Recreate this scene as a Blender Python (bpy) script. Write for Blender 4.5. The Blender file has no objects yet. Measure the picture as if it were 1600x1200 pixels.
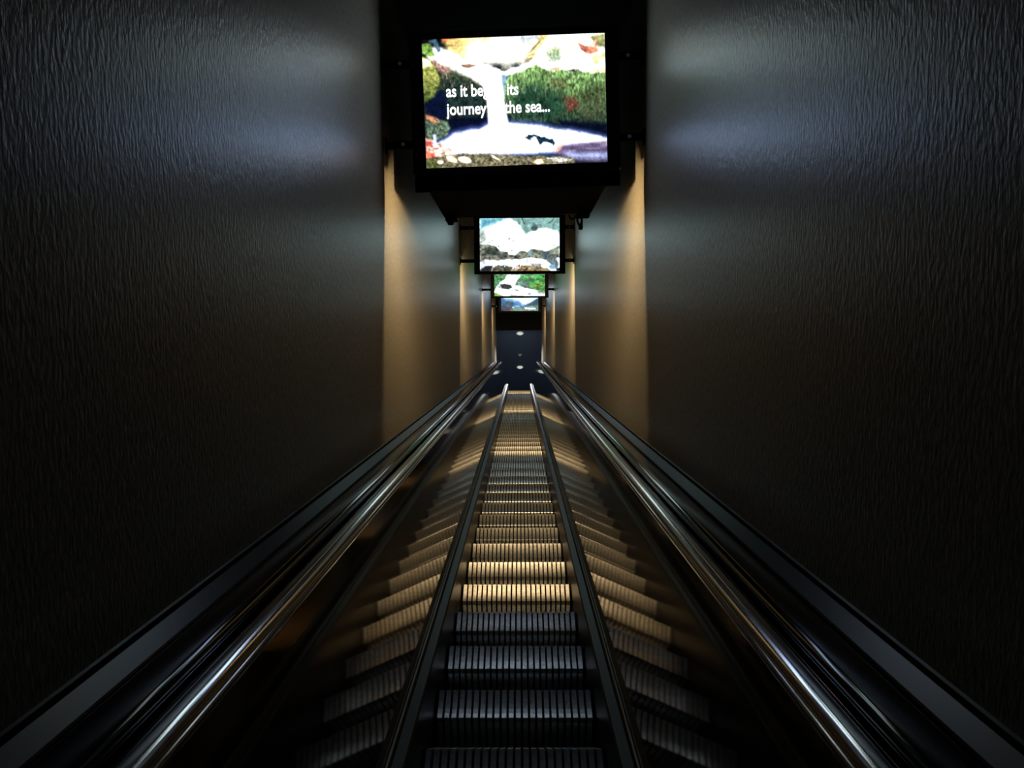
import bpy, math, random
import numpy as np
from mathutils import Matrix, Vector

random.seed(4)
scene = bpy.context.scene
C = scene.collection
A = math.radians(30.0)
CA, SA = math.cos(A), math.sin(A)
EYE = 1.393            # eye above the step line, square to the slope
ZC = 4.0               # height of the eye in the world
WALL_X = .733
R_SLOPE = Matrix.Translation((0, 0, ZC)) @ Matrix.Rotation(A, 4, 'X')   # local (x, along slope, square to slope)
R_LEVEL = Matrix.Translation((0, 0, ZC))

# ------------------------------------------------------------------ helpers
class MB:
    def __init__(self):
        self.v, self.f, self.m = [], [], []
    def quad(self, pts, mi=0):
        b = len(self.v); self.v += [tuple(p) for p in pts]
        self.f.append(tuple(range(b, b + len(pts)))); self.m.append(mi)
    def box(self, lo, hi, mi=0):
        x0, y0, z0 = lo; x1, y1, z1 = hi
        p = [(x0,y0,z0),(x1,y0,z0),(x1,y1,z0),(x0,y1,z0),(x0,y0,z1),(x1,y0,z1),(x1,y1,z1),(x0,y1,z1)]
        b = len(self.v); self.v += p
        for q in ((0,3,2,1),(4,5,6,7),(0,1,5,4),(1,2,6,5),(2,3,7,6),(3,0,4,7)):
            self.f.append(tuple(b + i for i in q)); self.m.append(mi)
    def tube(self, pts, r, seg=10, mi=0):
        pts = [Vector(p) for p in pts]; b0 = len(self.v)
        for i, p in enumerate(pts):
            d = (pts[min(i+1, len(pts)-1)] - pts[max(i-1, 0)]).normalized()
            a = d.cross(Vector((0, 0, 1)) if abs(d.z) < .9 else Vector((1, 0, 0))).normalized(); c = d.cross(a)
            rr = r[i] if isinstance(r, (list, tuple)) else r
            for k in range(seg):
                t = 2*math.pi*k/seg
                self.v.append(tuple(p + a*rr*math.cos(t) + c*rr*math.sin(t)))
        for i in range(len(pts)-1):
            for k in range(seg):
                self.f.append((b0+i*seg+k, b0+i*seg+(k+1)%seg, b0+(i+1)*seg+(k+1)%seg, b0+(i+1)*seg+k)); self.m.append(mi)
        self.f.append(tuple(b0+k for k in range(seg))[::-1]); self.m.append(mi)
        e = b0+(len(pts)-1)*seg
        self.f.append(tuple(e+k for k in range(seg))); self.m.append(mi)
    def build(self, name, mats, parent=None, mw=None, smooth=False, bevel=0):
        me = bpy.data.meshes.new(name)
        me.from_pydata(self.v, [], self.f)
        for m in (mats if isinstance(mats, (list, tuple)) else [mats]): me.materials.append(m)
        me.polygons.foreach_set('material_index', self.m)
        if smooth: me.polygons.foreach_set('use_smooth', [True]*len(me.polygons))
        me.update()
        o = bpy.data.objects.new(name, me); C.objects.link(o)
        if parent: o.parent = parent
        elif mw is not None: o.matrix_world = mw
        if bevel:
            b = o.modifiers.new('edge', 'BEVEL'); b.width = bevel; b.segments = 2; b.limit_method = 'ANGLE'
        return o

def tag(o, label=None, cat=None, group=None, kind=None):
    for k, v in (('label', label), ('category', cat), ('group', group), ('kind', kind)):
        if v: o[k] = v
    return o
def empty(name, mw, label, cat, group=None):
    o = bpy.data.objects.new(name, None); o.empty_display_size = .2; C.objects.link(o)
    o.matrix_world = mw
    return tag(o, label, cat, group)

# ------------------------------------------------------------------ materials
def mat(name, col, rough=.5, metal=0., spec=.5, noise=None, bump=None):
    m = bpy.data.materials.new(name); m.use_nodes = True
    nt = m.node_tree; p = nt.nodes['Principled BSDF']
    p.inputs['Base Color'].default_value = (*col, 1); p.inputs['Roughness'].default_value = rough
    p.inputs['Metallic'].default_value = metal; p.inputs['Specular IOR Level'].default_value = spec
    if noise or bump:
        tc = nt.nodes.new('ShaderNodeTexCoord')
    if noise:                                   # (scale xyz, amount): tone varies over the surface
        mp = nt.nodes.new('ShaderNodeMapping'); mp.inputs['Scale'].default_value = noise[0]
        n = nt.nodes.new('ShaderNodeTexNoise'); n.inputs['Scale'].default_value = 1; n.inputs['Detail'].default_value = 5
        r = nt.nodes.new('ShaderNodeMapRange'); r.inputs[1].default_value = .3; r.inputs[2].default_value = .7
        r.inputs[3].default_value = 1-noise[1]; r.inputs[4].default_value = 1+noise[1]
        mx = nt.nodes.new('ShaderNodeVectorMath'); mx.operation = 'SCALE'; mx.inputs[0].default_value = col
        nt.links.new(tc.outputs['Object'], mp.inputs['Vector']); nt.links.new(mp.outputs[0], n.inputs['Vector'])
        nt.links.new(n.outputs['Fac'], r.inputs[0]); nt.links.new(r.outputs[0], mx.inputs['Scale'])
        nt.links.new(mx.outputs[0], p.inputs['Base Color'])
    if bump:                                    # (scale xyz, strength, distance)
        mp = nt.nodes.new('ShaderNodeMapping'); mp.inputs['Scale'].default_value = bump[0]
        n = nt.nodes.new('ShaderNodeTexNoise'); n.inputs['Scale'].default_value = 1; n.inputs['Detail'].default_value = 3
        b = nt.nodes.new('ShaderNodeBump'); b.inputs['Strength'].default_value = bump[1]; b.inputs['Distance'].default_value = bump[2]
        nt.links.new(tc.outputs['Object'], mp.inputs['Vector']); nt.links.new(mp.outputs[0], n.inputs['Vector'])
        nt.links.new(n.outputs['Fac'], b.inputs['Height']); nt.links.new(b.outputs[0], p.inputs['Normal'])
    return m
def glow(name, col, strength):
    m = mat(name, (.02, .02, .02), .3); p = m.node_tree.nodes['Principled BSDF']
    p.inputs['Emission Color'].default_value = (*col, 1); p.inputs['Emission Strength'].default_value = strength
    return m
def picture_mat(name, strength):
    m = mat(name, (.01, .01, .01), .25); nt = m.node_tree; p = nt.nodes['Principled BSDF']
    a = nt.nodes.new('ShaderNodeVertexColor'); a.layer_name = 'picture'
    nt.links.new(a.outputs['Color'], p.inputs['Emission Color']); p.inputs['Emission Strength'].default_value = strength
    return m

M_wall = mat('wall_vinyl', (.235, .21, .165), .34, 0, .16, noise=((60, 110, 40), .35), bump=((85, 120, 44), .55, .0036))
M_black = mat('black_paint', (.0015, .0015, .0018), .7, 0, .03)
M_ceil = mat('black_ceiling', (.003, .003, .003), .8, 0, .1)
M_bezel = mat('black_plastic', (.005, .005, .006), .45, 0, .25)
M_alu = mat('worn_aluminium', (.93, .93, .94), .37, .95, .5, noise=((60, 60, 60), .25))
M_gap = mat('groove_dark', (.012, .011, .010), .6, .2, .3)
M_steel = mat('polished_steel', (.39, .355, .31), .045, 1., .5)
M_cap = mat('satin_steel', (.48, .48, .49), .13, 1., .5)
M_trim = mat('brushed_steel', (.16, .155, .14), .28, 1., .5, noise=((20, 6, 6), .2))
M_strim = mat('dark_trim', (.012, .0115, .010), .42, .3, .4, noise=((20, 6, 6), .2))
M_skirt = mat('dark_skirt', (.035, .032, .03), .35, .6, .4)
M_rubber = mat('handrail_rubber', (.003, .003, .003), .075, 0, .5)
M_deck = mat('dark_deck', (.062, .058, .052), .27, .6, .12)
M_deck.node_tree.nodes['Principled BSDF'].inputs['Specular Tint'].default_value = (.12, .12, .12, 1)
M_rubber.node_tree.nodes['Principled BSDF'].inputs['Specular Tint'].default_value = (.6, .6, .6, 1)
M_edge = mat('trim_edge_steel', (.24, .235, .22), .3, 1.)
M_edge.node_tree.nodes['Principled BSDF'].inputs['Specular Tint'].default_value = (.4, .4, .4, 1)
M_recess = mat('dark_recess', (.07, .058, .04), .6, 0, .3)
M_hceil = mat('blue_ceiling', (.055, .085, .15), .8, 0, .2)
M_hfloor = mat('hall_carpet', (.10, .10, .11), .9, 0, .2, noise=((8, 8, 8), .2))
M_hwall = mat('hall_wall', (.10, .11, .13), .8, 0, .2)
M_text = glow('caption_white', (1, 1, 1), 1.7)
M_lampface = glow('warm_diffuser', (1, .72, .36), 2.0)
M_down = glow('downlight_lens', (.92, .97, .85), .62)
M_rim = mat('downlight_rim', (.75, .75, .72), .5, .1)

# ------------------------------------------------------------------ room shell (slope frame)
for side, sg in (('left', -1), ('right', 1)):
    m = MB(); x0, x1 = sorted((sg*WALL_X, sg*(WALL_X+.08)))
    m.box((x0, -3.0, -2.2), (x1, 23.1, 2.3))
    tag(m.build('wall_'+side, M_wall, mw=R_SLOPE), 'dark textured vinyl wall on the %s of the escalator shaft' % side, 'wall', kind='structure')
m = MB(); m.box((-WALL_X, -3.0, 2.05), (WALL_X, 22.3, 2.15))
tag(m.build('ceiling', M_ceil, mw=R_SLOPE), 'black sloping ceiling above the hanging video screens', 'ceiling', kind='structure')
m = MB(); m.box((-WALL_X, 22.2, .35), (WALL_X, 22.3, 2.05))
tag(m.build('trim_1', M_ceil, mw=R_SLOPE), 'black bulkhead below the farthest video screen', 'bulkhead', kind='structure')

# ------------------------------------------------------------------ escalator path
S_A, R_C = 19.75, 1.5
def path(t):
    """point (Y, Z) on the step line and its angle"""
    s = min(t, S_A); Y, Z, a = s*CA + EYE*SA, s*SA - EYE*CA, A
    if t > S_A:
        da = min((t-S_A)/R_C, A); a = A - da
        Y += R_C*(math.sin(A)-math.sin(a)); Z += R_C*(math.cos(a)-math.cos(A))
        rest = t - S_A - R_C*A
        if rest > 0: Y += rest
    return Y, Z, a
T_END = S_A + R_C*A + 1.3
ZL = path(T_END)[1]
def ts(t0, t1):
    out = [t0]
    if t0 < S_A < t1: out.append(S_A)
    n = 14
    for i in range(1, n+1):
        t = S_A + R_C*A*i/n
        if t0 < t < t1: out.append(t)
    out.append(t1)
    return out
def sweep(name, prof, t0, t1, m, parent, closed=False, smooth=False, caps=True):
    mb = MB(); tl = ts(t0, t1); n = len(prof)
    for t in tl:
        Y, Z, a = path(t)
        for x, d in prof: mb.v.append((x, Y - d*math.sin(a), Z + d*math.cos(a)))
    for i in range(len(tl)-1):
        for k in range(n if closed else n-1):
            q = (i*n+k, i*n+(k+1) % n, (i+1)*n+(k+1) % n, (i+1)*n+k)
            mb.f.append(q); mb.m.append(0)
    if closed and caps:
        mb.f.append(tuple(range(n))[::-1]); mb.m.append(0)
        e = (len(tl)-1)*n; mb.f.append(tuple(e+k for k in range(n))); mb.m.append(0)
    o = mb.build(name, m, parent)
    if smooth:
        o.data.polygons.foreach_set('use_smooth', [len(p.vertices) == 4 for p in o.data.polygons])
        try: o.data.set_sharp_from_angle(angle=math.radians(40))
        except Exception: pass
    return o

esc = empty('escalator', R_LEVEL, 'long narrow escalator with ribbed metal steps between polished steel balustrades and black handrails', 'escalator')
H = EYE
# steps
def step_mesh():
    mb = MB(); hw, nr = .305, 22; pitch = 2*hw/nr; rw = pitch*.67
    prof = [(0, 0), (-.007, -.016), (-.0158, -.034), (-.0255, -.052), (-.0363, -.070), (-.0475, -.086), (-.0597, -.101), (-.0597, -.106), (-.036, -.120), (.006, -.160), (.043, -.205)]  # riser lip leans forward, shaped to catch light from the screen above
    inn = [(y+.013, z-.0*1) for y, z in prof]
    for i in range(len(inn)-1):
        (y0, z0), (y1, z1) = inn[i], inn[i+1]
        mb.quad([(-hw, y1, z1), (hw, y1, z1), (hw, y0, z0-.006 if i == 0 else z0), (-hw, y0, z0-.006 if i == 0 else z0)], 1)
    mb.quad([(-hw, .013, -.010), (hw, .013, -.010), (hw, .402, -.010), (-hw, .402, -.010)], 1)
    for r in range(nr):
        xa = -hw + pitch*(r+.5) - rw/2; xb = xa + rw
        for i in range(len(prof)-1):
            (y0, z0), (y1, z1) = prof[i], prof[i+1]; (u0, w0), (u1, w1) = inn[i], inn[i+1]
            mb.quad([(xa, y1, z1), (xb, y1, z1), (xb, y0, z0), (xa, y0, z0)])
            mb.quad([(xa, u1, w1), (xa, y1, z1), (xa, y0, z0), (xa, u0, w0)])
            mb.quad([(xb, y1, z1), (xb, u1, w1), (xb, u0, w0), (xb, y0, z0)])
        mb.quad([(xa, 0, 0), (xb, 0, 0), (xb, .40, 0), (xa, .40, 0)])
        mb.quad([(xa, 0, -.010), (xa, 0, 0), (xa, .40, 0), (xa, .40, -.010)])
        mb.quad([(xb, 0, 0), (xb, 0, -.010), (xb, .40, -.010), (xb, .40, 0)])
    return mb
S0, DS = 2.302, .404
first = None; k = -2
while True:
    t = S0 + DS*k
    if t > T_END - .5: break
    Y, Z, a = path(t)
    if first is None:
        first = step_mesh().build('step', [M_alu, M_gap], esc); o = first
    else:
        o = first.copy(); C.objects.link(o); o.parent = esc
    o.location = (0, Y, Z); k += 1
T0 = .6
for sg in (-1, 1):
    P = lambda pts: [(sg*x, d) for x, d in pts]
    sweep('skirt_panel', P([(.312, -.30), (.312, .165)]), T0, T_END, M_skirt, esc)
    sweep('skirt_trim', P([(.309, .165), (.309, .176), (.314, .181), (.345, .186), (.352, .196), (.362, .196), (.362, .165)]), T0, T_END, M_strim, esc, closed=True)
    sweep('trim_edge', P([(.3515, .1965), (.3515, .1995), (.357, .2015), (.361, .1985), (.361, .1965)]), T0, T_END, M_edge, esc, closed=True)
    # polished panels between joints, top leaning outwards
    t = T0; joints = [3.35, 6.1, 8.85, 11.6, 14.35, 17.1, T_END]
    for j in joints:
        sweep('balustrade_panel', P([(.360, .190), (.488, .790), (.494, .790), (.366, .190)]), t+.0015, j-.0015, M_steel, esc, closed=True)
        t = j
    sweep('cap_rail', P([(.4855, .786), (.4850, .793), (.4875, .797), (.4915, .797), (.494, .801)] +
          [(.519 - .026*math.cos(q), .799 + .019*math.sin(q)) for q in [math.pi*i/10 for i in range(1, 10)]] +
          [(.546, .797), (.550, .800), (.553, .797), (.553, .77), (.49, .77)]), T0, T_END, M_cap, esc, closed=True, smooth=True)
    cx_, cz_ = .594, .818
    hr = [(cx_ + .041*math.copysign(abs(math.cos(q))**.75, math.cos(q)), cz_ + .021*math.copysign(abs(math.sin(q))**.8, math.sin(q))) for q in [2*math.pi*i/28 for i in range(28)]]
    sweep('handrail', P(hr), T0, T_END, M_rubber, esc, closed=True, smooth=True)
    sweep('handrail_guide', P([(.575, .74), (.575, .80), (.613, .80), (.613, .74)]), T0, T_END, M_black, esc, closed=True)
    sweep('deck_recess', P([(.553, .755), (.694, .755)]), T0, T_END, M_recess, esc)
    sweep('outer_deck', P([(.693, .745), (.692, .783), (.695, .787), (.731, .815), (.731, .745)]), T0, T_END, M_deck, esc, closed=True)
    sweep('wall_flashing', P([(.7255, .815), (.7255, .827), (.7325, .829), (.7325, .815)]), T0, T_END, M_trim, esc, closed=True)
sweep('unseen_light_block', [(-.72, -.45), (.72, -.45), (.72, -.55), (-.72, -.55)], T0, T_END, M_black, esc, closed=True)  # unseen slab added below the steps to block light
# ------------------------------------------------------------------ upper hall (level frame)
YE = path(T_END)[0]
def shell(name, lo, hi, m, label, cat):
    b = MB(); b.box(lo, hi); return tag(b.build(name, m, mw=R_LEVEL), label, cat, kind='structure')
HC = ZL + 2.70
Y0H = 19.2
shell('floor', (-4, YE, ZL-.2), (4, 32, ZL), M_hfloor, 'floor of the upper hall beyond the escalator', 'floor')
shell('ceiling_upper', (-4, Y0H, HC), (4, 32, HC+.15), M_hceil, 'dark blue ceiling of the upper hall with round downlights', 'ceiling')
shell('wall_back', (-4, 32, ZL-.2), (4, 32.15, HC+.15), M_hwall, 'far wall of the upper hall', 'wall')
for i, (y, x, lab) in enumerate(((19.50, .035, 'round white downlight nearest the black bulkhead in the dark blue ceiling'),
                                 (21.85, .03, 'round pale downlight just above the top of the escalator in the dark blue ceiling'))):
    t = empty('downlight', R_LEVEL @ Matrix.Translation((x, y, HC)), lab, 'downlight', 'downlights in the upper hall ceiling')
    m = MB(); m.tube([(0, 0, -.001), (0, 0, -.012), (0, 0, -.013)], [.125, .118, .10], 28); m.build('rim', M_rim, t, smooth=False)
    m = MB(); m.tube([(0, 0, -.0125), (0, 0, -.03), (0, 0, -.045), (0, 0, -.052)], [.098, .085, .055, .02], 28); m.build('lens', M_down, t)
    l = bpy.data.lights.new('downlight_lamp', 'SPOT'); l.energy = 420; l.color = (.9, .95, 1); l.spot_size = math.radians(110); l.spot_blend = .6; l.shadow_soft_size = .08
    lo = bpy.data.objects.new('downlight_lamp', l); C.objects.link(lo); lo.parent = t; lo.location = (0, 0, -.08)
t = empty('ceiling_sprinkler', R_LEVEL @ Matrix.Translation((.03, 20.95, HC)), 'small pale sprinkler head between the two downlights', 'sprinkler')
m = MB(); m.tube([(0, 0, 0), (0, 0, -.008)], [.065, .055], 16); m.build('rose', M_rim, t)
m = MB(); m.tube([(0, 0, -.008), (0, 0, -.045)], [.013, .010], 10); m.tube([(0, 0, -.045), (0, 0, -.05)], [.028, .028], 12); m.build('deflector', M_rim, t)

# ------------------------------------------------------------------ pictures on the screens
def vnoise(x, y, seed=0):
    xi = np.floor(x).astype(np.int64); yi = np.floor(y).astype(np.int64); fx = x-xi; fy = y-yi
    fx = fx*fx*(3-2*fx); fy = fy*fy*(3-2*fy)
    def h(a, b):
        n = (a*374761393 + b*668265263 + seed*974711) & 0x7fffffff
        n = ((n ^ (n >> 13))*1274126177) & 0x7fffffff
        return ((n ^ (n >> 16)) & 0xffff)/65535.
    return (h(xi, yi)*(1-fx)+h(xi+1, yi)*fx)*(1-fy) + (h(xi, yi+1)*(1-fx)+h(xi+1, yi+1)*fx)*fy
def fbm(x, y, seed=0, o=4):
    s = 0; a = .5
    for i in range(o): s = s + a*vnoise(x*2**i, y*2**i, seed+i*17); a *= .5
    return s/.9375
class Canvas:
    """picture painted over the screen; coordinates are given by the four corners tl, tr, br, bl"""
    def __init__(self, nx, ny, tl, tr, br, bl, base):
        self.nx, self.ny = nx, ny
        u, v = np.meshgrid((np.arange(nx)+.5)/nx, (np.arange(ny)+.5)/ny)
        tl, tr, br, bl = map(np.array, (tl, tr, br, bl))
        P = ((1-u)*(1-v))[..., None]*tl + (u*(1-v))[..., None]*tr + (u*v)[..., None]*br + ((1-u)*v)[..., None]*bl
        self.X, self.Y = P[..., 0], P[..., 1]
        self.img = np.zeros((ny, nx, 3)) + np.array(base)
    def mask(self, poly, soft, warp=0, ws=60., seed=0):
        X, Y = self.X, self.Y
        if warp:
            X = X + warp*2*(fbm(X/ws, Y/ws, seed+3)-.5); Y = Y + warp*2*(fbm(X/ws+40, Y/ws+9, seed+8)-.5)
        d = np.full(X.shape, 1e9); ins = np.zeros(X.shape, bool); n = len(poly)
        for i in range(n):
            (x0, y0), (x1, y1) = poly[i], poly[(i+1) % n]
            dx, dy = x1-x0, y1-y0; L = dx*dx+dy*dy+1e-9
            t = np.clip(((X-x0)*dx+(Y-y0)*dy)/L, 0, 1)
            d = np.minimum(d, np.hypot(X-x0-t*dx, Y-y0-t*dy))
            c = ((y0 > Y) != (y1 > Y)) & (X < dx*(Y-y0)/(dy if abs(dy) > 1e-9 else 1e-9)+x0)
            ins ^= c
        sd = np.where(ins, d, -d)
        q = np.clip(sd/soft*.5+.5, 0, 1); return q*q*(3-2*q)
    def paint(self, poly, col, soft=8, alpha=1., warp=0, ws=60., seed=0, var=0, vs=(14, 14), col2=None):
        m = self.mask(poly, soft, warp, ws, seed)*alpha
        c = np.zeros_like(self.img) + np.array(col)
        if col2 is not None:
            ys = [p[1] for p in poly]; g = np.clip((self.Y-min(ys))/(max(ys)-min(ys)+1e-9), 0, 1)[..., None]
            c = c*(1-g) + np.array(col2)*g
        if var:
            n = fbm(self.X/vs[0], self.Y/vs[1], seed+31, 3); c = c*np.clip(1+var*2.4*(n-.5), 0.05, 4)[..., None]
        self.img = self.img*(1-m[..., None]) + c*m[..., None]
    def ell(self, cx, cy, rx, ry, col, rot=0, soft=4, **k):
        a = math.radians(rot); pts = []
        for i in range(16):
            q = 2*math.pi*i/16; x, y = rx*math.cos(q), ry*math.sin(q)
            pts.append((cx+x*math.cos(a)-y*math.sin(a), cy+x*math.sin(a)+y*math.cos(a)))
        self.paint(pts, col, soft, **k)
    def line(self, pts, w, col, soft=3, alpha=1.):
        for (x0, y0), (x1, y1) in zip(pts[:-1], pts[1:]):
            L = math.hypot(x1-x0, y1-y0); nx, ny = -(y1-y0)/L*w/2, (x1-x0)/L*w/2
            self.paint([(x0+nx, y0+ny), (x1+nx, y1+ny), (x1-nx, y1-ny), (x0-nx, y0-ny)], col, soft, alpha)

def tint(c, k, g=1.5):
    q = .55*(fbm(c.X/9, c.Y/12, 77, 3)-.5) + .5*(fbm(c.X/60, c.Y/60, 91, 3)-.5)
    c.img = np.where(c.img < .95, c.img*(1+1.5*q)[..., None], c.img)
    c.img = c.img*.82 + .18*c.img.mean(2, keepdims=True)
    c.img = np.where(c.img < 1, np.power(np.clip(c.img, 0, 1), g), c.img)
    w = np.clip((c.img.mean(2, keepdims=True)-.75)/.35, 0, 1); c.img = c.img*(1+(np.array(k)*1.3-1)*w); return c
def waterfall():
    c = Canvas(250, 176, (85, 180), (1545, 105), (1530, 1100), (135, 1145), (.012, .030, .035))
    p = c.paint
    p([(230,110),(1150,90),(1100,260),(900,330),(640,330),(400,340),(320,300)], (.70,.55,.22), 25, var=.5, vs=(150,14), seed=2)
    p([(640,140),(760,120),(760,330),(620,330)], (.75,.78,.72), 50, .9)
    p([(760,110),(1040,100),(1000,190),(780,200)], (.55,.65,.80), 30, .8)
    p([(500,200),(720,170),(960,210),(900,330),(600,330),(420,300)], (1.2,1.2,1.15), 60, .9, warp=30)
    # mossy bank on the left
    p([(90,300),(260,330),(420,400),(560,470),(620,520),(640,820),(300,960),(120,960)], (.10,.13,.07), 14, warp=20, var=.9, seed=5, col2=(.010,.030,.045))
    p([(120,240),(250,250),(420,320),(620,360),(720,420),(720,520),(600,520),(450,440),(330,390),(240,360),(150,310)], (1.25,1.22,1.15), 26, warp=18, ws=40, seed=9)
    p([(150,290),(240,350),(330,400),(270,440),(190,380)], (.42,.26,.22), 16, .8, warp=10, var=.7)
    p([(86,200),(150,205),(200,300),(150,310),(90,280)], (.24,.38,.09), 10, warp=6, var=.6)
    p([(60,150),(250,160),(240,190),(130,205),(80,215)], (.01,.01,.015), 6)
    p([(140,190),(200,170),(240,260),(215,280),(190,220)], (.10,.20,.28), 8, var=.8, vs=(10,30))
    p([(240,140),(440,120),(420,150),(300,180),(250,200)], (.75,.26,.06), 12, .8)
    p([(88,310),(150,330),(215,420),(232,480),(190,600),(110,650)], (.56,.55,.16), 9, warp=8, var=.7, seed=12, col2=(.10,.16,.04))
    p([(90,318),(150,335),(165,370),(100,385)], (1.2,1.1,.55), 10)
    p([(115,660),(180,610),(240,540),(300,600),(300,740),(250,790),(130,730)], (.008,.018,.065), 14, warp=10)
    p([(300,770),(640,745),(640,830),(350,910),(290,940)], (.008,.014,.050), 14, warp=8)
    p([(250,480),(420,470),(600,640),(560,760),(300,740)], (.020,.060,.065), 30, .6, var=.9, seed=40)
    # mossy boulder on the right
    p([(735,500),(790,440),(900,370),(1010,330),(1200,390),(1330,400),(1545,400),(1545,880),(1300,840),(1100,790),(800,790),(740,640)], (.30,.48,.17), 10, warp=16, ws=30, seed=14, var=1.0, vs=(9,22), col2=(.004,.022,.050))
    p([(800,560),(960,470),(1180,560),(1250,700),(1100,760),(800,720)], (.010,.075,.060), 70, .75, var=.8, vs=(10,20))
    p([(1210,600),(1300,590),(1330,680),(1240,710)], (.24,.075,.06), 26, .8, var=.9)
    p([(1110,470),(1230,460),(1240,520),(1120,530)], (.20,.17,.08), 24, .6, var=.9)
    p([(1330,570),(1545,480),(1545,760),(1340,770)], (.10,.11,.06), 40, .6, var=1.0, vs=(7,16))
    p([(1150,770),(1545,800),(1545,900),(1200,860)], (.004,.008,.040), 26, .9)
    p([(700,440),(770,430),(750,500),(730,640),(700,640)], (.30,.45,.62), 20, .8)
    # bright upper right bank, dry leaves
    p([(700,420),(860,370),(960,320),(1050,200),(1120,120),(1545,105),(1545,400),(1420,410),(1330,380),(1200,390),(1090,400),(1000,350),(880,400),(760,440)], (1.2,1.2,1.08), 16, warp=16, ws=40, seed=20)
    p([(1060,150),(1320,105),(1330,240),(1200,300),(1080,300)], (.75,.90,.45), 30, .75, warp=20, var=.9, vs=(9,26), seed=21)
    p([(1080,260),(1180,240),(1200,330),(1090,340)], (.25,.38,.25), 20, .7, var=.9, vs=(9,22))
    p([(1420,130),(1545,105),(1545,210),(1490,220)], (.30,.32,.08), 12, .9, var=.6)
    p([(1430,280),(1545,250),(1545,340),(1440,350)], (.62,.80,.22), 16, .9, warp=10, var=.7)
    p([(1325,175),(1390,205),(1440,190),(1485,140),(1480,215),(1500,245),(1430,270),(1395,265),(1350,235)], (.62,.24,.15), 7, var=.5)
    p([(1390,205),(1445,190),(1480,150),(1460,215)], (1.0,.70,.55), 8, .9)
    p([(1100,375),(1190,360),(1180,395),(1110,395)], (.45,.25,.18), 8, .8)
    p([(1410,385),(1545,370),(1545,400),(1420,402)], (.85,.50,.20), 8, .8)
    p([(1500,300),(1545,290),(1545,370),(1500,365)], (1.2,1.1,.8), 10)
    p([(390,360),(460,352),(540,362),(470,388),(420,385)], (.34,.22,.14), 8)
    p([(920,275),(990,205),(1035,165),(1030,185),(960,260)], (.12,.12,.10), 6, .8)
    p([(720,345),(790,350),(800,385),(725,390)], (.62,.58,.52), 16, .6)
    rnd = random.Random(7)
    for i in range(150):
        x = rnd.uniform(780, 1530); y = 400 + abs(rnd.gauss(0, 90)) - (30 if x > 950 else -60)*min(1, abs(x-950)/170.); L = rnd.uniform(18, 46); lean = rnd.uniform(-.25, .35)
        g = max(.15, 1-(y-380)/330.)*rnd.uniform(.5, 1.1)
        c.line([(x, y), (x+lean*L, y+L)], rnd.uniform(3, 7), rnd.choice([(.55*g,.72*g,.42*g), (.40*g,.62*g,.22*g), (.70*g,.72*g,.60*g), (.04,.09,.05), (.02,.05,.05)]), 4, .75)
    for i in range(60):
        x = rnd.uniform(250, 560); y = 400+(x-250)*.35+abs(rnd.gauss(0, 60)); L = rnd.uniform(14, 34); g = rnd.uniform(.3, 1)*max(.2, 1-(y-420)/260.)
        c.line([(x, y), (x+rnd.uniform(-8, 8), y+L)], rnd.uniform(3, 6), rnd.choice([(.42*g,.40*g,.25*g), (.62*g,.58*g,.45*g), (.02,.04,.03)]), 4, .7)
    # falling water and the foaming pool
    p([(600,380),(705,400),(725,520),(745,700),(775,830),(622,840),(606,620),(560,470)], (1.35,1.38,1.45), 14)
    pool = [(235,960),(350,890),(470,862),(560,850),(640,810),(790,805),(1000,825),(1130,850),(1240,862),(1400,890),(1535,925),(1535,960),(1350,965),(1200,975),(1130,1010),(900,1025),(600,1035),(320,1030),(210,1000)]
    p(pool, (.25,.40,1.1), 60, .85)
    p(pool, (1.3,1.32,1.45), 26, warp=8)
    p([(1180,960),(1535,925),(1535,1100),(1250,1080),(1120,1020)], (.20,.15,.26), 22, .95, var=.6, vs=(90,14), seed=23)
    p([(1200,1020),(1400,1030),(1535,1020),(1535,1070),(1250,1060)], (.42,.50,.80), 26, .8)
    p([(1280,880),(1480,910),(1400,930),(1250,930)], (1.3,1.35,1.5), 26)
    p([(885,910),(965,878),(1060,900),(1130,940),(1110,965),(1060,950),(1020,965),(975,905),(930,935)], (.03,.07,.11), 6, warp=22, ws=30, var=.7)
    c.line([(1050,890),(1105,815)], 6, (.12,.12,.16), 3)
    c.line([(435,1005),(460,975),(510,950)], 6, (.10,.12,.20), 3)
    p([(1130,980),(1210,940),(1180,985),(1150,1020),(1090,1000)], (.9,.42,.30), 8, .8)
    # litter along the bottom
    p([(130,780),(200,765),(290,790),(322,835),(290,900),(200,930),(125,900)], (.14,.20,.14), 9, warp=8, var=1.0, vs=(12,14), seed=24)
    p([(125,740),(200,760),(240,800),(190,800),(130,770)], (.65,.30,.16), 10, .8, var=.8)
    p([(120,910),(330,990),(330,1060),(130,1070)], (.85,.62,.52), 14, warp=14, ws=25, var=1.0, vs=(22,14), seed=26)
    p([(122,1000),(200,1040),(210,1070),(130,1070)], (.80,.16,.07), 12, .9)
    p([(120,930),(170,940),(190,985),(125,980)], (.55,.10,.07), 10, .9)
    p([(185,890),(205,890),(210,985),(190,985)], (.6,.75,1.2), 8, .9)
    p([(125,1070),(380,1030),(640,1035),(900,1050),(1260,1060),(1300,1150),(130,1150)], (.24,.22,.14), 12, warp=10, var=1.0, vs=(13,10), seed=28)
    p([(125,1085),(240,1090),(250,1150),(130,1150)], (.15,.20,.05), 12, .8, var=.8)
    c.ell(430, 1080, 52, 22, (1.2,1.05,.75), 12, 6)
    c.ell(330, 1075, 46, 20, (1.0,.75,.55), 25, 7)
    c.ell(240, 1098, 24, 12, (1.1,.9,.7), 0, 6)
    p([(630,1040),(660,1050),(705,1085),(650,1065)], (1.0,.85,.75), 5)
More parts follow.
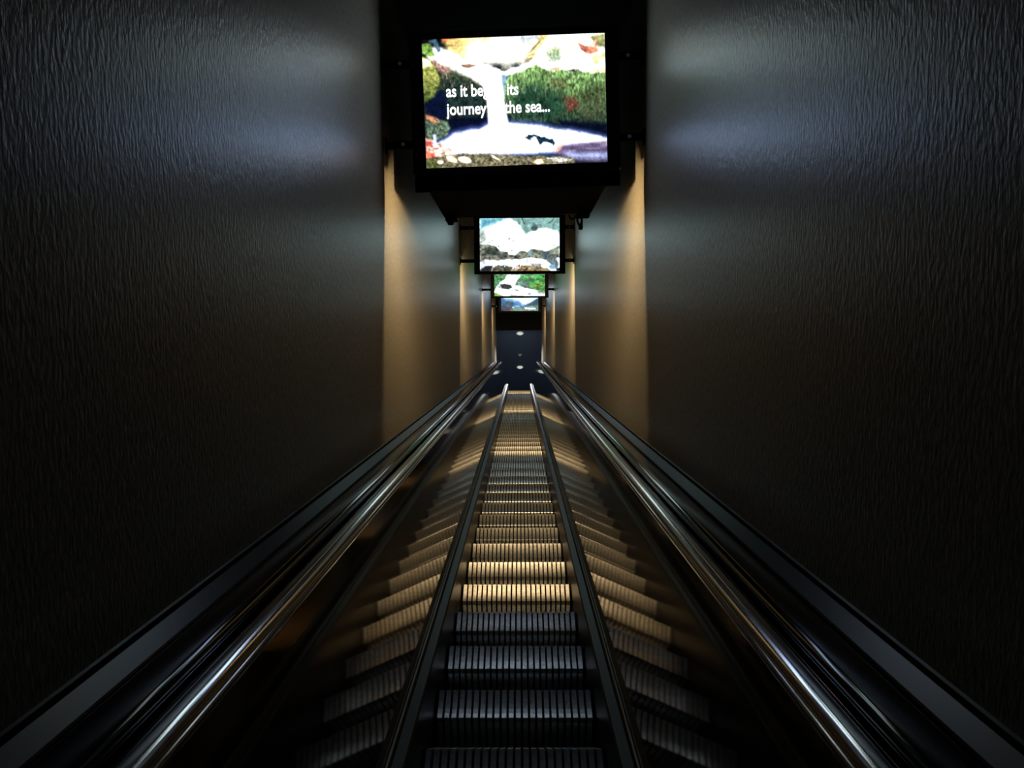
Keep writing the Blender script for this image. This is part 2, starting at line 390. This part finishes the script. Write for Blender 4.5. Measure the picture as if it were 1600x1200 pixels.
    p([(960,1100),(985,1078),(1020,1075),(1040,1100),(1000,1118)], (1.2,.85,.5), 8)
    p([(1060,1070),(1170,1060),(1250,1080),(1150,1100)], (.85,.85,.78), 10, .7, var=1.2, vs=(9,8))
    return c
def bright_bank():
    c = Canvas(140, 96, (105, 120), (1480, 115), (1480, 1020), (115, 990), (1.25, 1.28, 1.25))
    p = c.paint
    p([(90,100),(620,100),(480,170),(330,230),(230,270),(120,300)], (.20,.62,.75), 60, .95)
    p([(640,100),(1500,100),(1500,420),(1430,340),(1250,285),(1100,300),(900,390),(850,330),(800,230),(740,170)], (.36,.62,.58), 30, .95, var=.2)
    p([(820,110),(840,110),(890,215),(870,230)], (.12,.22,.22), 9)
    c.line([(1385,120),(1350,170),(1290,205)], 16, (.14,.26,.24), 8)
    p([(640,120),(800,130),(810,230),(770,225),(750,180),(690,165)], (.28,.45,.42), 12, .8)
    c.ell(1050, 285, 60, 55, (.22,.30,.32), 0, 12, var=.7)
    p([(1010,190),(1060,200),(1060,240),(1010,240)], (.18,.38,.42), 12, .8)
    p([(95,290),(190,300),(210,400),(215,500),(100,540)], (.45,.55,.50), 22, .8, warp=20, var=.8)
    for x, y, r in ((270,515,16),(320,485,16),(615,460,24),(685,500,16),(825,380,12),(430,585,18),(520,560,14),(660,660,18),(480,535,10),(1390,580,16),(1225,600,12),(875,650,12)):
        c.ell(x, y, r, r*.8, (.25,.33,.30), 0, 8, alpha=.8)
    p([(100,540),(230,545),(380,580),(450,650),(590,680),(600,720),(720,730),(830,650),(930,680),(1000,640),(1130,640),(1240,690),(1480,590),(1480,800),(1200,820),(900,800),(600,820),(200,830),(100,850)], (.34,.38,.30), 14, warp=22, ws=50, var=.9, vs=(40,30), seed=3, col2=(.42,.42,.36))
    p([(190,600),(400,620),(420,720),(200,720)], (.12,.16,.15), 24, .85, var=.7)
    p([(420,690),(600,690),(560,790),(430,780)], (.16,.18,.19), 24, .8)
    p([(930,690),(1010,660),(1020,740),(940,750)], (.40,.62,.70), 14, .8)
    p([(1160,660),(1300,700),(1420,790),(1470,900),(1440,1000),(1370,930),(1260,850),(1180,780)], (.22,.30,.32), 18, .9, var=.7)
    p([(190,800),(420,830),(560,800),(820,830),(950,780),(1200,820),(1290,890),(1200,930),(900,930),(560,890),(300,900),(160,880)], (1.2,1.15,1.15), 16, warp=16, ws=40)
    p([(110,840),(200,800),(220,860),(150,950),(115,950)], (.75,.80,.95), 14, .9)
    p([(110,970),(200,900),(340,890),(300,1020),(120,1020)], (.10,.10,.13), 16, warp=10, var=.5)
    p([(300,1020),(330,930),(420,890),(560,900),(680,930),(640,1020)], (.34,.31,.22), 14, warp=14, var=.9, vs=(36,24))
    p([(420,900),(560,890),(540,950),(450,960)], (.20,.32,.30), 14, .8, var=1.1)
    p([(640,1020),(740,900),(900,890),(1180,940),(1360,1020)], (.52,.40,.22), 14, warp=16, var=.9, vs=(46,24), seed=6)
    p([(700,900),(740,890),(800,960),(720,990)], (.9,.8,.85), 12, .7)
    p([(960,880),(1180,880),(1160,950),(980,960)], (.60,.58,.52), 16, .8, var=1.0)
    p([(1290,930),(1400,880),(1420,990),(1320,990)], (.35,.62,.85), 18, .9)
    p([(1420,985),(1490,960),(1490,1020),(1430,1020)], (.03,.06,.12), 10)
    c.line([(925,790),(925,900)], 12, (.3,.3,.28), 6, .8)
    return c
def green_stream():
    c = Canvas(110, 74, (440, -140), (1222, -150), (1225, 372), (442, 385), (.12, .36, .16))
    p = c.paint
    p([(430,-150),(1230,-150),(1230,60),(430,60)], (.25,.50,.25), 10, var=.9, vs=(50,30))
    p([(430,60),(620,60),(560,130),(500,200),(440,260)], (.20,.52,.26), 22, warp=20, ws=40, var=.9, vs=(26,20), seed=4)
    p([(640,50),(860,50),(800,130),(760,200),(900,240),(1100,290),(1225,340),(1225,385),(600,385),(440,330),(480,230),(530,170),(600,120)], (1.25,1.3,1.3), 14, warp=16, ws=40)
    p([(520,200),(600,190),(700,205),(720,250),(660,280),(560,265)], (.06,.10,.13), 9, warp=6, var=.7)
    p([(480,215),(530,215),(560,270),(500,260)], (.35,.45,.42), 14, .7)
    p([(790,140),(900,120),(1010,200),(960,240),(860,225),(760,215)], (.26,.44,.38), 14, warp=16, ws=30, var=.9)
    p([(840,50),(1225,50),(1225,330),(1100,280),(960,240),(1000,190),(900,140),(830,110)], (.10,.48,.15), 14, warp=14, ws=40, var=.9, vs=(40,24), seed=6, col2=(.18,.60,.18))
    p([(860,60),(1100,60),(1050,110),(900,110)], (.35,.70,.40), 24, .7, var=.9)
    p([(920,110),(1040,110),(1020,145),(940,150)], (.08,.25,.28), 16, .8)
    for pts in ([(1000,210),(1080,180),(1150,185),(1220,150)], [(1060,240),(1140,215),(1200,210)]): c.line(pts, 13, (.50,.36,.05), 8, .8)
    p([(850,210),(960,225),(1030,260),(900,250)], (.16,.20,.24), 12, .8)
    p([(1080,300),(1225,300),(1225,350),(1120,340)], (.45,.55,.50), 14, .8, var=1.0)
    p([(730,280),(790,270),(840,300),(800,310)], (.40,.48,.55), 9, .9)
    p([(660,280),(700,295),(650,300)], (.3,.35,.42), 8, .8)
    p([(960,340),(985,315),(1030,360),(970,365)], (.22,.28,.32), 8, .8)
    p([(440,340),(520,350),(560,385),(440,390)], (.40,.65,.12), 12, .9, var=.6)
    p([(690,350),(900,370),(880,385),(680,385)], (.55,.60,.62), 10, .8)
    p([(470,310),(530,300),(520,330),(470,330)], (.45,.55,.55), 10, .7)
    return c
def misty_valley():
    c = Canvas(84, 56, (552, 245), (1125, 245), (1125, 635), (555, 632), (1.1, 1.25, 1.3))
    p = c.paint
    p([(540,400),(620,420),(720,440),(820,470),(900,520),(1000,510),(1130,420),(1130,640),(540,640)], (.32,.72,.95), 26, warp=10)
    p([(540,400),(590,420),(640,480),(830,500),(880,550),(980,560),(980,640),(540,640)], (.12,.34,.58), 22, warp=12, var=.5, vs=(30,24), col2=(.06,.18,.38))
    p([(760,470),(830,480),(870,540),(760,550)], (.20,.42,.95), 24, .8)
    p([(890,550),(960,525),(1050,475),(1130,430),(1130,560),(1000,560)], (.05,.26,.38), 10, warp=6)
    p([(600,500),(680,500),(690,560),(600,560)], (.10,.34,.40), 20, .8, var=.6)
    c.ell(745, 580, 22, 16, (.35,1.1,1.2), 0, 14); c.ell(800, 560, 40, 14, (.35,.85,1.1), 0, 16)
    p([(700,600),(760,580),(940,580),(1130,540),(1130,640),(690,640)], (.28,.50,.45), 16, warp=8, var=.4)
    p([(600,590),(690,580),(690,640),(560,640)], (.06,.10,.28), 16, .9)
    p([(550,600),(600,620),(600,640),(550,640)], (.03,.03,.06), 8)
    return c

def picture_mesh(name, c, W, Hh, m, parent, y):
    nx, ny = c.nx, c.ny
    me = bpy.data.meshes.new(name)
    xs = np.linspace(-W/2, W/2, nx+1); zs = np.linspace(Hh/2, -Hh/2, ny+1)
    X, Z = np.meshgrid(xs, zs)
    V = np.stack([X.ravel(), np.full(X.size, 0.), Z.ravel()], 1)
    i = (np.arange(ny)[:, None]*(nx+1) + np.arange(nx)[None, :]).ravel()
    F = np.stack([i, i+nx+1, i+nx+2, i+1], 1)
    me.from_pydata(V.tolist(), [], F.tolist())
    at = me.color_attributes.new('picture', 'FLOAT_COLOR', 'CORNER')
    px = c.img.reshape(-1, 3)
    # corner colours are blended between pixels so the picture stays smooth
    pad = np.pad(c.img, ((1, 1), (1, 1), (0, 0)), mode='edge')
    vc = (pad[:-1, :-1]+pad[1:, :-1]+pad[:-1, 1:]+pad[1:, 1:])/4*.6
    vc = vc.reshape(-1, 3)
    cc = vc[F.ravel()] + np.repeat(px, 4, 0)*.4
    at.data.foreach_set('color', np.concatenate([cc, np.ones((len(cc), 1))], 1).astype(np.float32).ravel())
    me.materials.append(m); me.update()
    o = bpy.data.objects.new(name, me); C.objects.link(o); o.parent = parent; o.location = (0, y, 0)
    return o
def text_mesh(text, size, bold):
    cu = bpy.data.curves.new('lettering', 'FONT'); cu.body = text; cu.size = size; cu.offset = bold*size; cu.resolution_u = 4
    t = bpy.data.objects.new('lettering', cu); C.objects.link(t)
    bpy.context.view_layer.update()
    me = bpy.data.meshes.new_from_object(t.evaluated_get(bpy.context.evaluated_depsgraph_get()))
    bpy.data.objects.remove(t)
    return me, max(v.co.x for v in me.vertices)
def caption(text, size, x, z, parent, bold=.012, sx=.88, align='LEFT', y=-.004):
    words = text.split(' ')
    total = text_mesh(text, size, bold)[1] if align == 'RIGHT' else 0
    for i, wd in enumerate(words):
        me, wx = text_mesh(wd, size, bold)
        off = (text_mesh(' '.join(words[:i+1]), size, bold)[1] if i else wx) - wx - total
        for v in me.vertices: v.co = (v.co.x*sx, 0, v.co.y)
        me.materials.clear(); me.materials.append(M_text)
        o = bpy.data.objects.new('caption_lettering', me); C.objects.link(o); o.parent = parent; o.location = (x+off*sx, y, z)

# ------------------------------------------------------------------ video screens
WARM = (1, .71, .36)
def monitor(D, x, n, W, Hh, roll, depth, canvas, strength, label, lamp_w, texts, extras=False):
    mw = R_SLOPE @ Matrix.Translation((x, D, n)) @ Matrix.Rotation(-roll, 4, 'Y')
    root = empty('video_screen', mw, label, 'video screen', 'video screens hanging over the escalator')
    hw, b = .578, .036
    zl, zh = -Hh/2 - b, Hh/2 + b
    m = MB()                                    # bezel: four mitred bars with an inner lip
    iw, ih = W/2, Hh/2
    for (ox0, oz0, ox1, oz1), (ix0, iz0, ix1, iz1) in (((-hw, zl, hw, zl), (-iw, -ih, iw, -ih)), ((hw, zl, hw, zh), (iw, -ih, iw, ih)), ((hw, zh, -hw, zh), (iw, ih, -iw, ih)), ((-hw, zh, -hw, zl), (-iw, ih, -iw, -ih))):
        fy = -.010
        m.quad([(ox0, fy, oz0), (ox1, fy, oz1), (ix1, fy+.006, iz1), (ix0, fy+.006, iz0)])
        m.quad([(ix0, fy+.006, iz0), (ix1, fy+.006, iz1), (ix1, .004, iz1), (ix0, .004, iz0)])
        m.quad([(ox0, .05, oz0), (ox1, .05, oz1), (ox1, fy, oz1), (ox0, fy, oz0)])
    m.quad([(-hw, .05, zl), (-hw, .05, zh), (hw, .05, zh), (hw, .05, zl)])
    m.build('bezel', M_bezel, root)
    scr = picture_mesh('screen', canvas, W, Hh, picture_mat('picture_glow', strength), root, 0)
    for a in texts: caption(*a[:4], scr, **a[4])
    m = MB()
    if depth > .5:
        m.box((-.56, .25, zl+.012), (.56, .05+depth, zh)); m.box((-.56, .05, zl+.17), (.56, .25, zh))
    else:
        m.box((-.50, .05, zl+.17), (.50, .05+depth, zh-.03))
    m.build('cabinet', M_black, root, bevel=.008)
    vz = .085 if depth > .5 else .0
    if vz:
        m = MB(); m.box((-hw, .036, zl-vz), (hw, .05, zl)); m.build('light_shield', M_black, root)
    # warm strip light tucked behind the bezel, shining down
    m = MB(); zt = zl + (.05 if depth > .5 else .13)
    m.box((-.50, .052, zt+.004), (.50, .10, zt+.035)); hs = m.build('strip_light', M_black, root)
    m = MB(); m.box((-.48, .058, zt), (.48, .074, zt+.004)); m.build('diffuser', M_lampface, hs)
    for dx, sx_, axis, share, spread in ((0, .80, (0, .90, -.45), .14, 112), (-.20, .09, (-.66, .52, -.72), .33, 124), (.20, .09, (.66, .52, -.72), .33, 124)):
        l = bpy.data.lights.new('strip_lamp', 'AREA'); l.shape = 'RECTANGLE'; l.size = sx_; l.size_y = .016
        l.energy = lamp_w*share; l.color = WARM; l.spread = math.radians(spread)
        lo = bpy.data.objects.new('strip_lamp', l); C.objects.link(lo); lo.parent = root
        z_ = -Vector(axis).normalized(); y_ = z_.cross(Vector((1, 0, 0)) if dx == 0 else Vector((0, 1, 0))).normalized()
        if dx: y_ = Vector((0, 1, 0)) - z_*z_.y; y_.normalize()
        x_ = y_.cross(z_)
        mm = Matrix((x_, y_, z_)).transposed().to_4x4(); mm.translation = (dx, .066, zt-.012 + (.006 if dx else 0))
        lo.matrix_local = mm
    # arms to the side walls
    for sg in (-1, 1):
        for zz in (-Hh*.30, Hh*.33):
            wx = sg*WALL_X - x
            # the arm runs level across the shaft while the screen may hang a little askew
            m = MB(); x0, x1 = sorted((sg*hw, wx - sg*.006))
            m.box((x0, .018, zz-.022), (x1, .030, zz+.022)); m.box((x0, .018, zz+.012), (x1, .048, zz+.022))
            px0, px1 = sorted((wx - sg*.014, wx - sg*.006)); m.box((px0, .010, zz-.045), (px1, .060, zz+.045))
            arm = m.build('mounting_arm', M_black, root, bevel=.002)
            m = MB(); cxx = sg*(hw+.055); m.tube([(cxx, .018, zz), (cxx, .010, zz)], .011, 8); m.build('bolt', M_cap, arm)
    if extras:
        zc = zl + .012; ye = .05 + depth
        m = MB(); m.box((-.545, ye-.10, zc-.035), (-.455, ye-.01, zc)); m.tube([(-.51, ye-.05, zc-.03), (-.51, ye-.05, zc-.06)], [.03, .022], 10); m.build('foot', M_black, root, bevel=.004)
        m = MB(); m.box((.44, ye-.10, zc-.04), (.54, ye-.01, zc)); m.build('foot', M_black, root, bevel=.004)
        m = MB(); pts = [(.415 + .025*math.cos(q), ye-.03, zc-.012-.032*math.sin(q)) for q in [math.pi*i/10 for i in range(11)]]
        m.tube(pts, .007, 8); m.build('cable_loop', M_black, root, smooth=True)
        m = MB(); m.tube([(.452, ye-.03, zc), (.450, ye-.03, zc-.06), (.470, ye-.03, zc-.105), (.474, ye-.03, zc-.115)], [.008, .008, .010, .022], 10); m.tube([(.478, ye-.03, zc), (.484, ye-.03, zc-.06), (.474, ye-.03, zc-.115), (.472, ye-.03, zc-.125)], [.008, .008, .018, .012], 10)
        m.build('hanging_cable', M_black, root, smooth=True)
    return root

SC = 2.4
t1 = [('as it begins its', .092, -.380, .035, dict(bold=.02, sx=.775)), ('journey to the sea...', .092, -.380, -.063, dict(bold=.02, sx=.775))]
t2 = [('from a very special place...', .068, -.43, -.262, dict(bold=.02, sx=.80))]
t4 = [('Your home...', .085, -.44, .00, dict(bold=.02, sx=.85)), ('Welcome', .085, .43, -.29, dict(bold=.03, align='RIGHT'))]
monitor(3.95, .0085, 1.331, 1.01, .70, .0255, 1.38, tint(waterfall(), (.72, 1.04, 1.46)), SC, 'largest and nearest hanging video screen, white waterfall picture captioned journey to the sea', 42, t1, True)
monitor(8.92, .033, 1.226, 1.01, .665, 0., .16, tint(bright_bank(), (.85, 1.15, 1.2), 1.6), 1.15, 'second hanging video screen, mostly white picture with rocks and a caption about a special place', 58, t2)
monitor(14.0, .03, 1.24, 1.01, .665, 0., .16, tint(green_stream(), (.9, 1.1, 1.2), 1.5), 1.2, 'third hanging video screen, green wooded stream with white water and no caption', 60, [])
monitor(19.0, .03, 1.16, 1.01, .665, 0., .16, tint(misty_valley(), (.85, 1, 1.15), 1.75), 1.05, 'smallest and farthest hanging video screen, blue misty valley captioned Welcome', 55, t4)

# ------------------------------------------------------------------ light of the place, camera
w = bpy.data.worlds.new('dark_surroundings'); scene.world = w; w.use_nodes = True
w.node_tree.nodes['Background'].inputs[0].default_value = (.55, .62, .70, 1); w.node_tree.nodes['Background'].inputs[1].default_value = .006
cam = bpy.data.cameras.new('camera'); co = bpy.data.objects.new('camera', cam); C.objects.link(co)
cam.sensor_width = 36; cam.lens = 36*1087/1600; cam.clip_start = .02; cam.clip_end = 200
co.location = (.028, 0, ZC); co.rotation_euler = (math.radians(90+26.5), 0, math.radians(.74))
scene.camera = co
scene.view_settings.view_transform = 'Standard'; scene.view_settings.look = 'None'
scene.view_settings.exposure = 0; scene.view_settings.gamma = 1
scene.cycles.max_bounces = 8; scene.cycles.glossy_bounces = 6; scene.cycles.sample_clamp_indirect = 4
scene.cycles.caustics_reflective = True
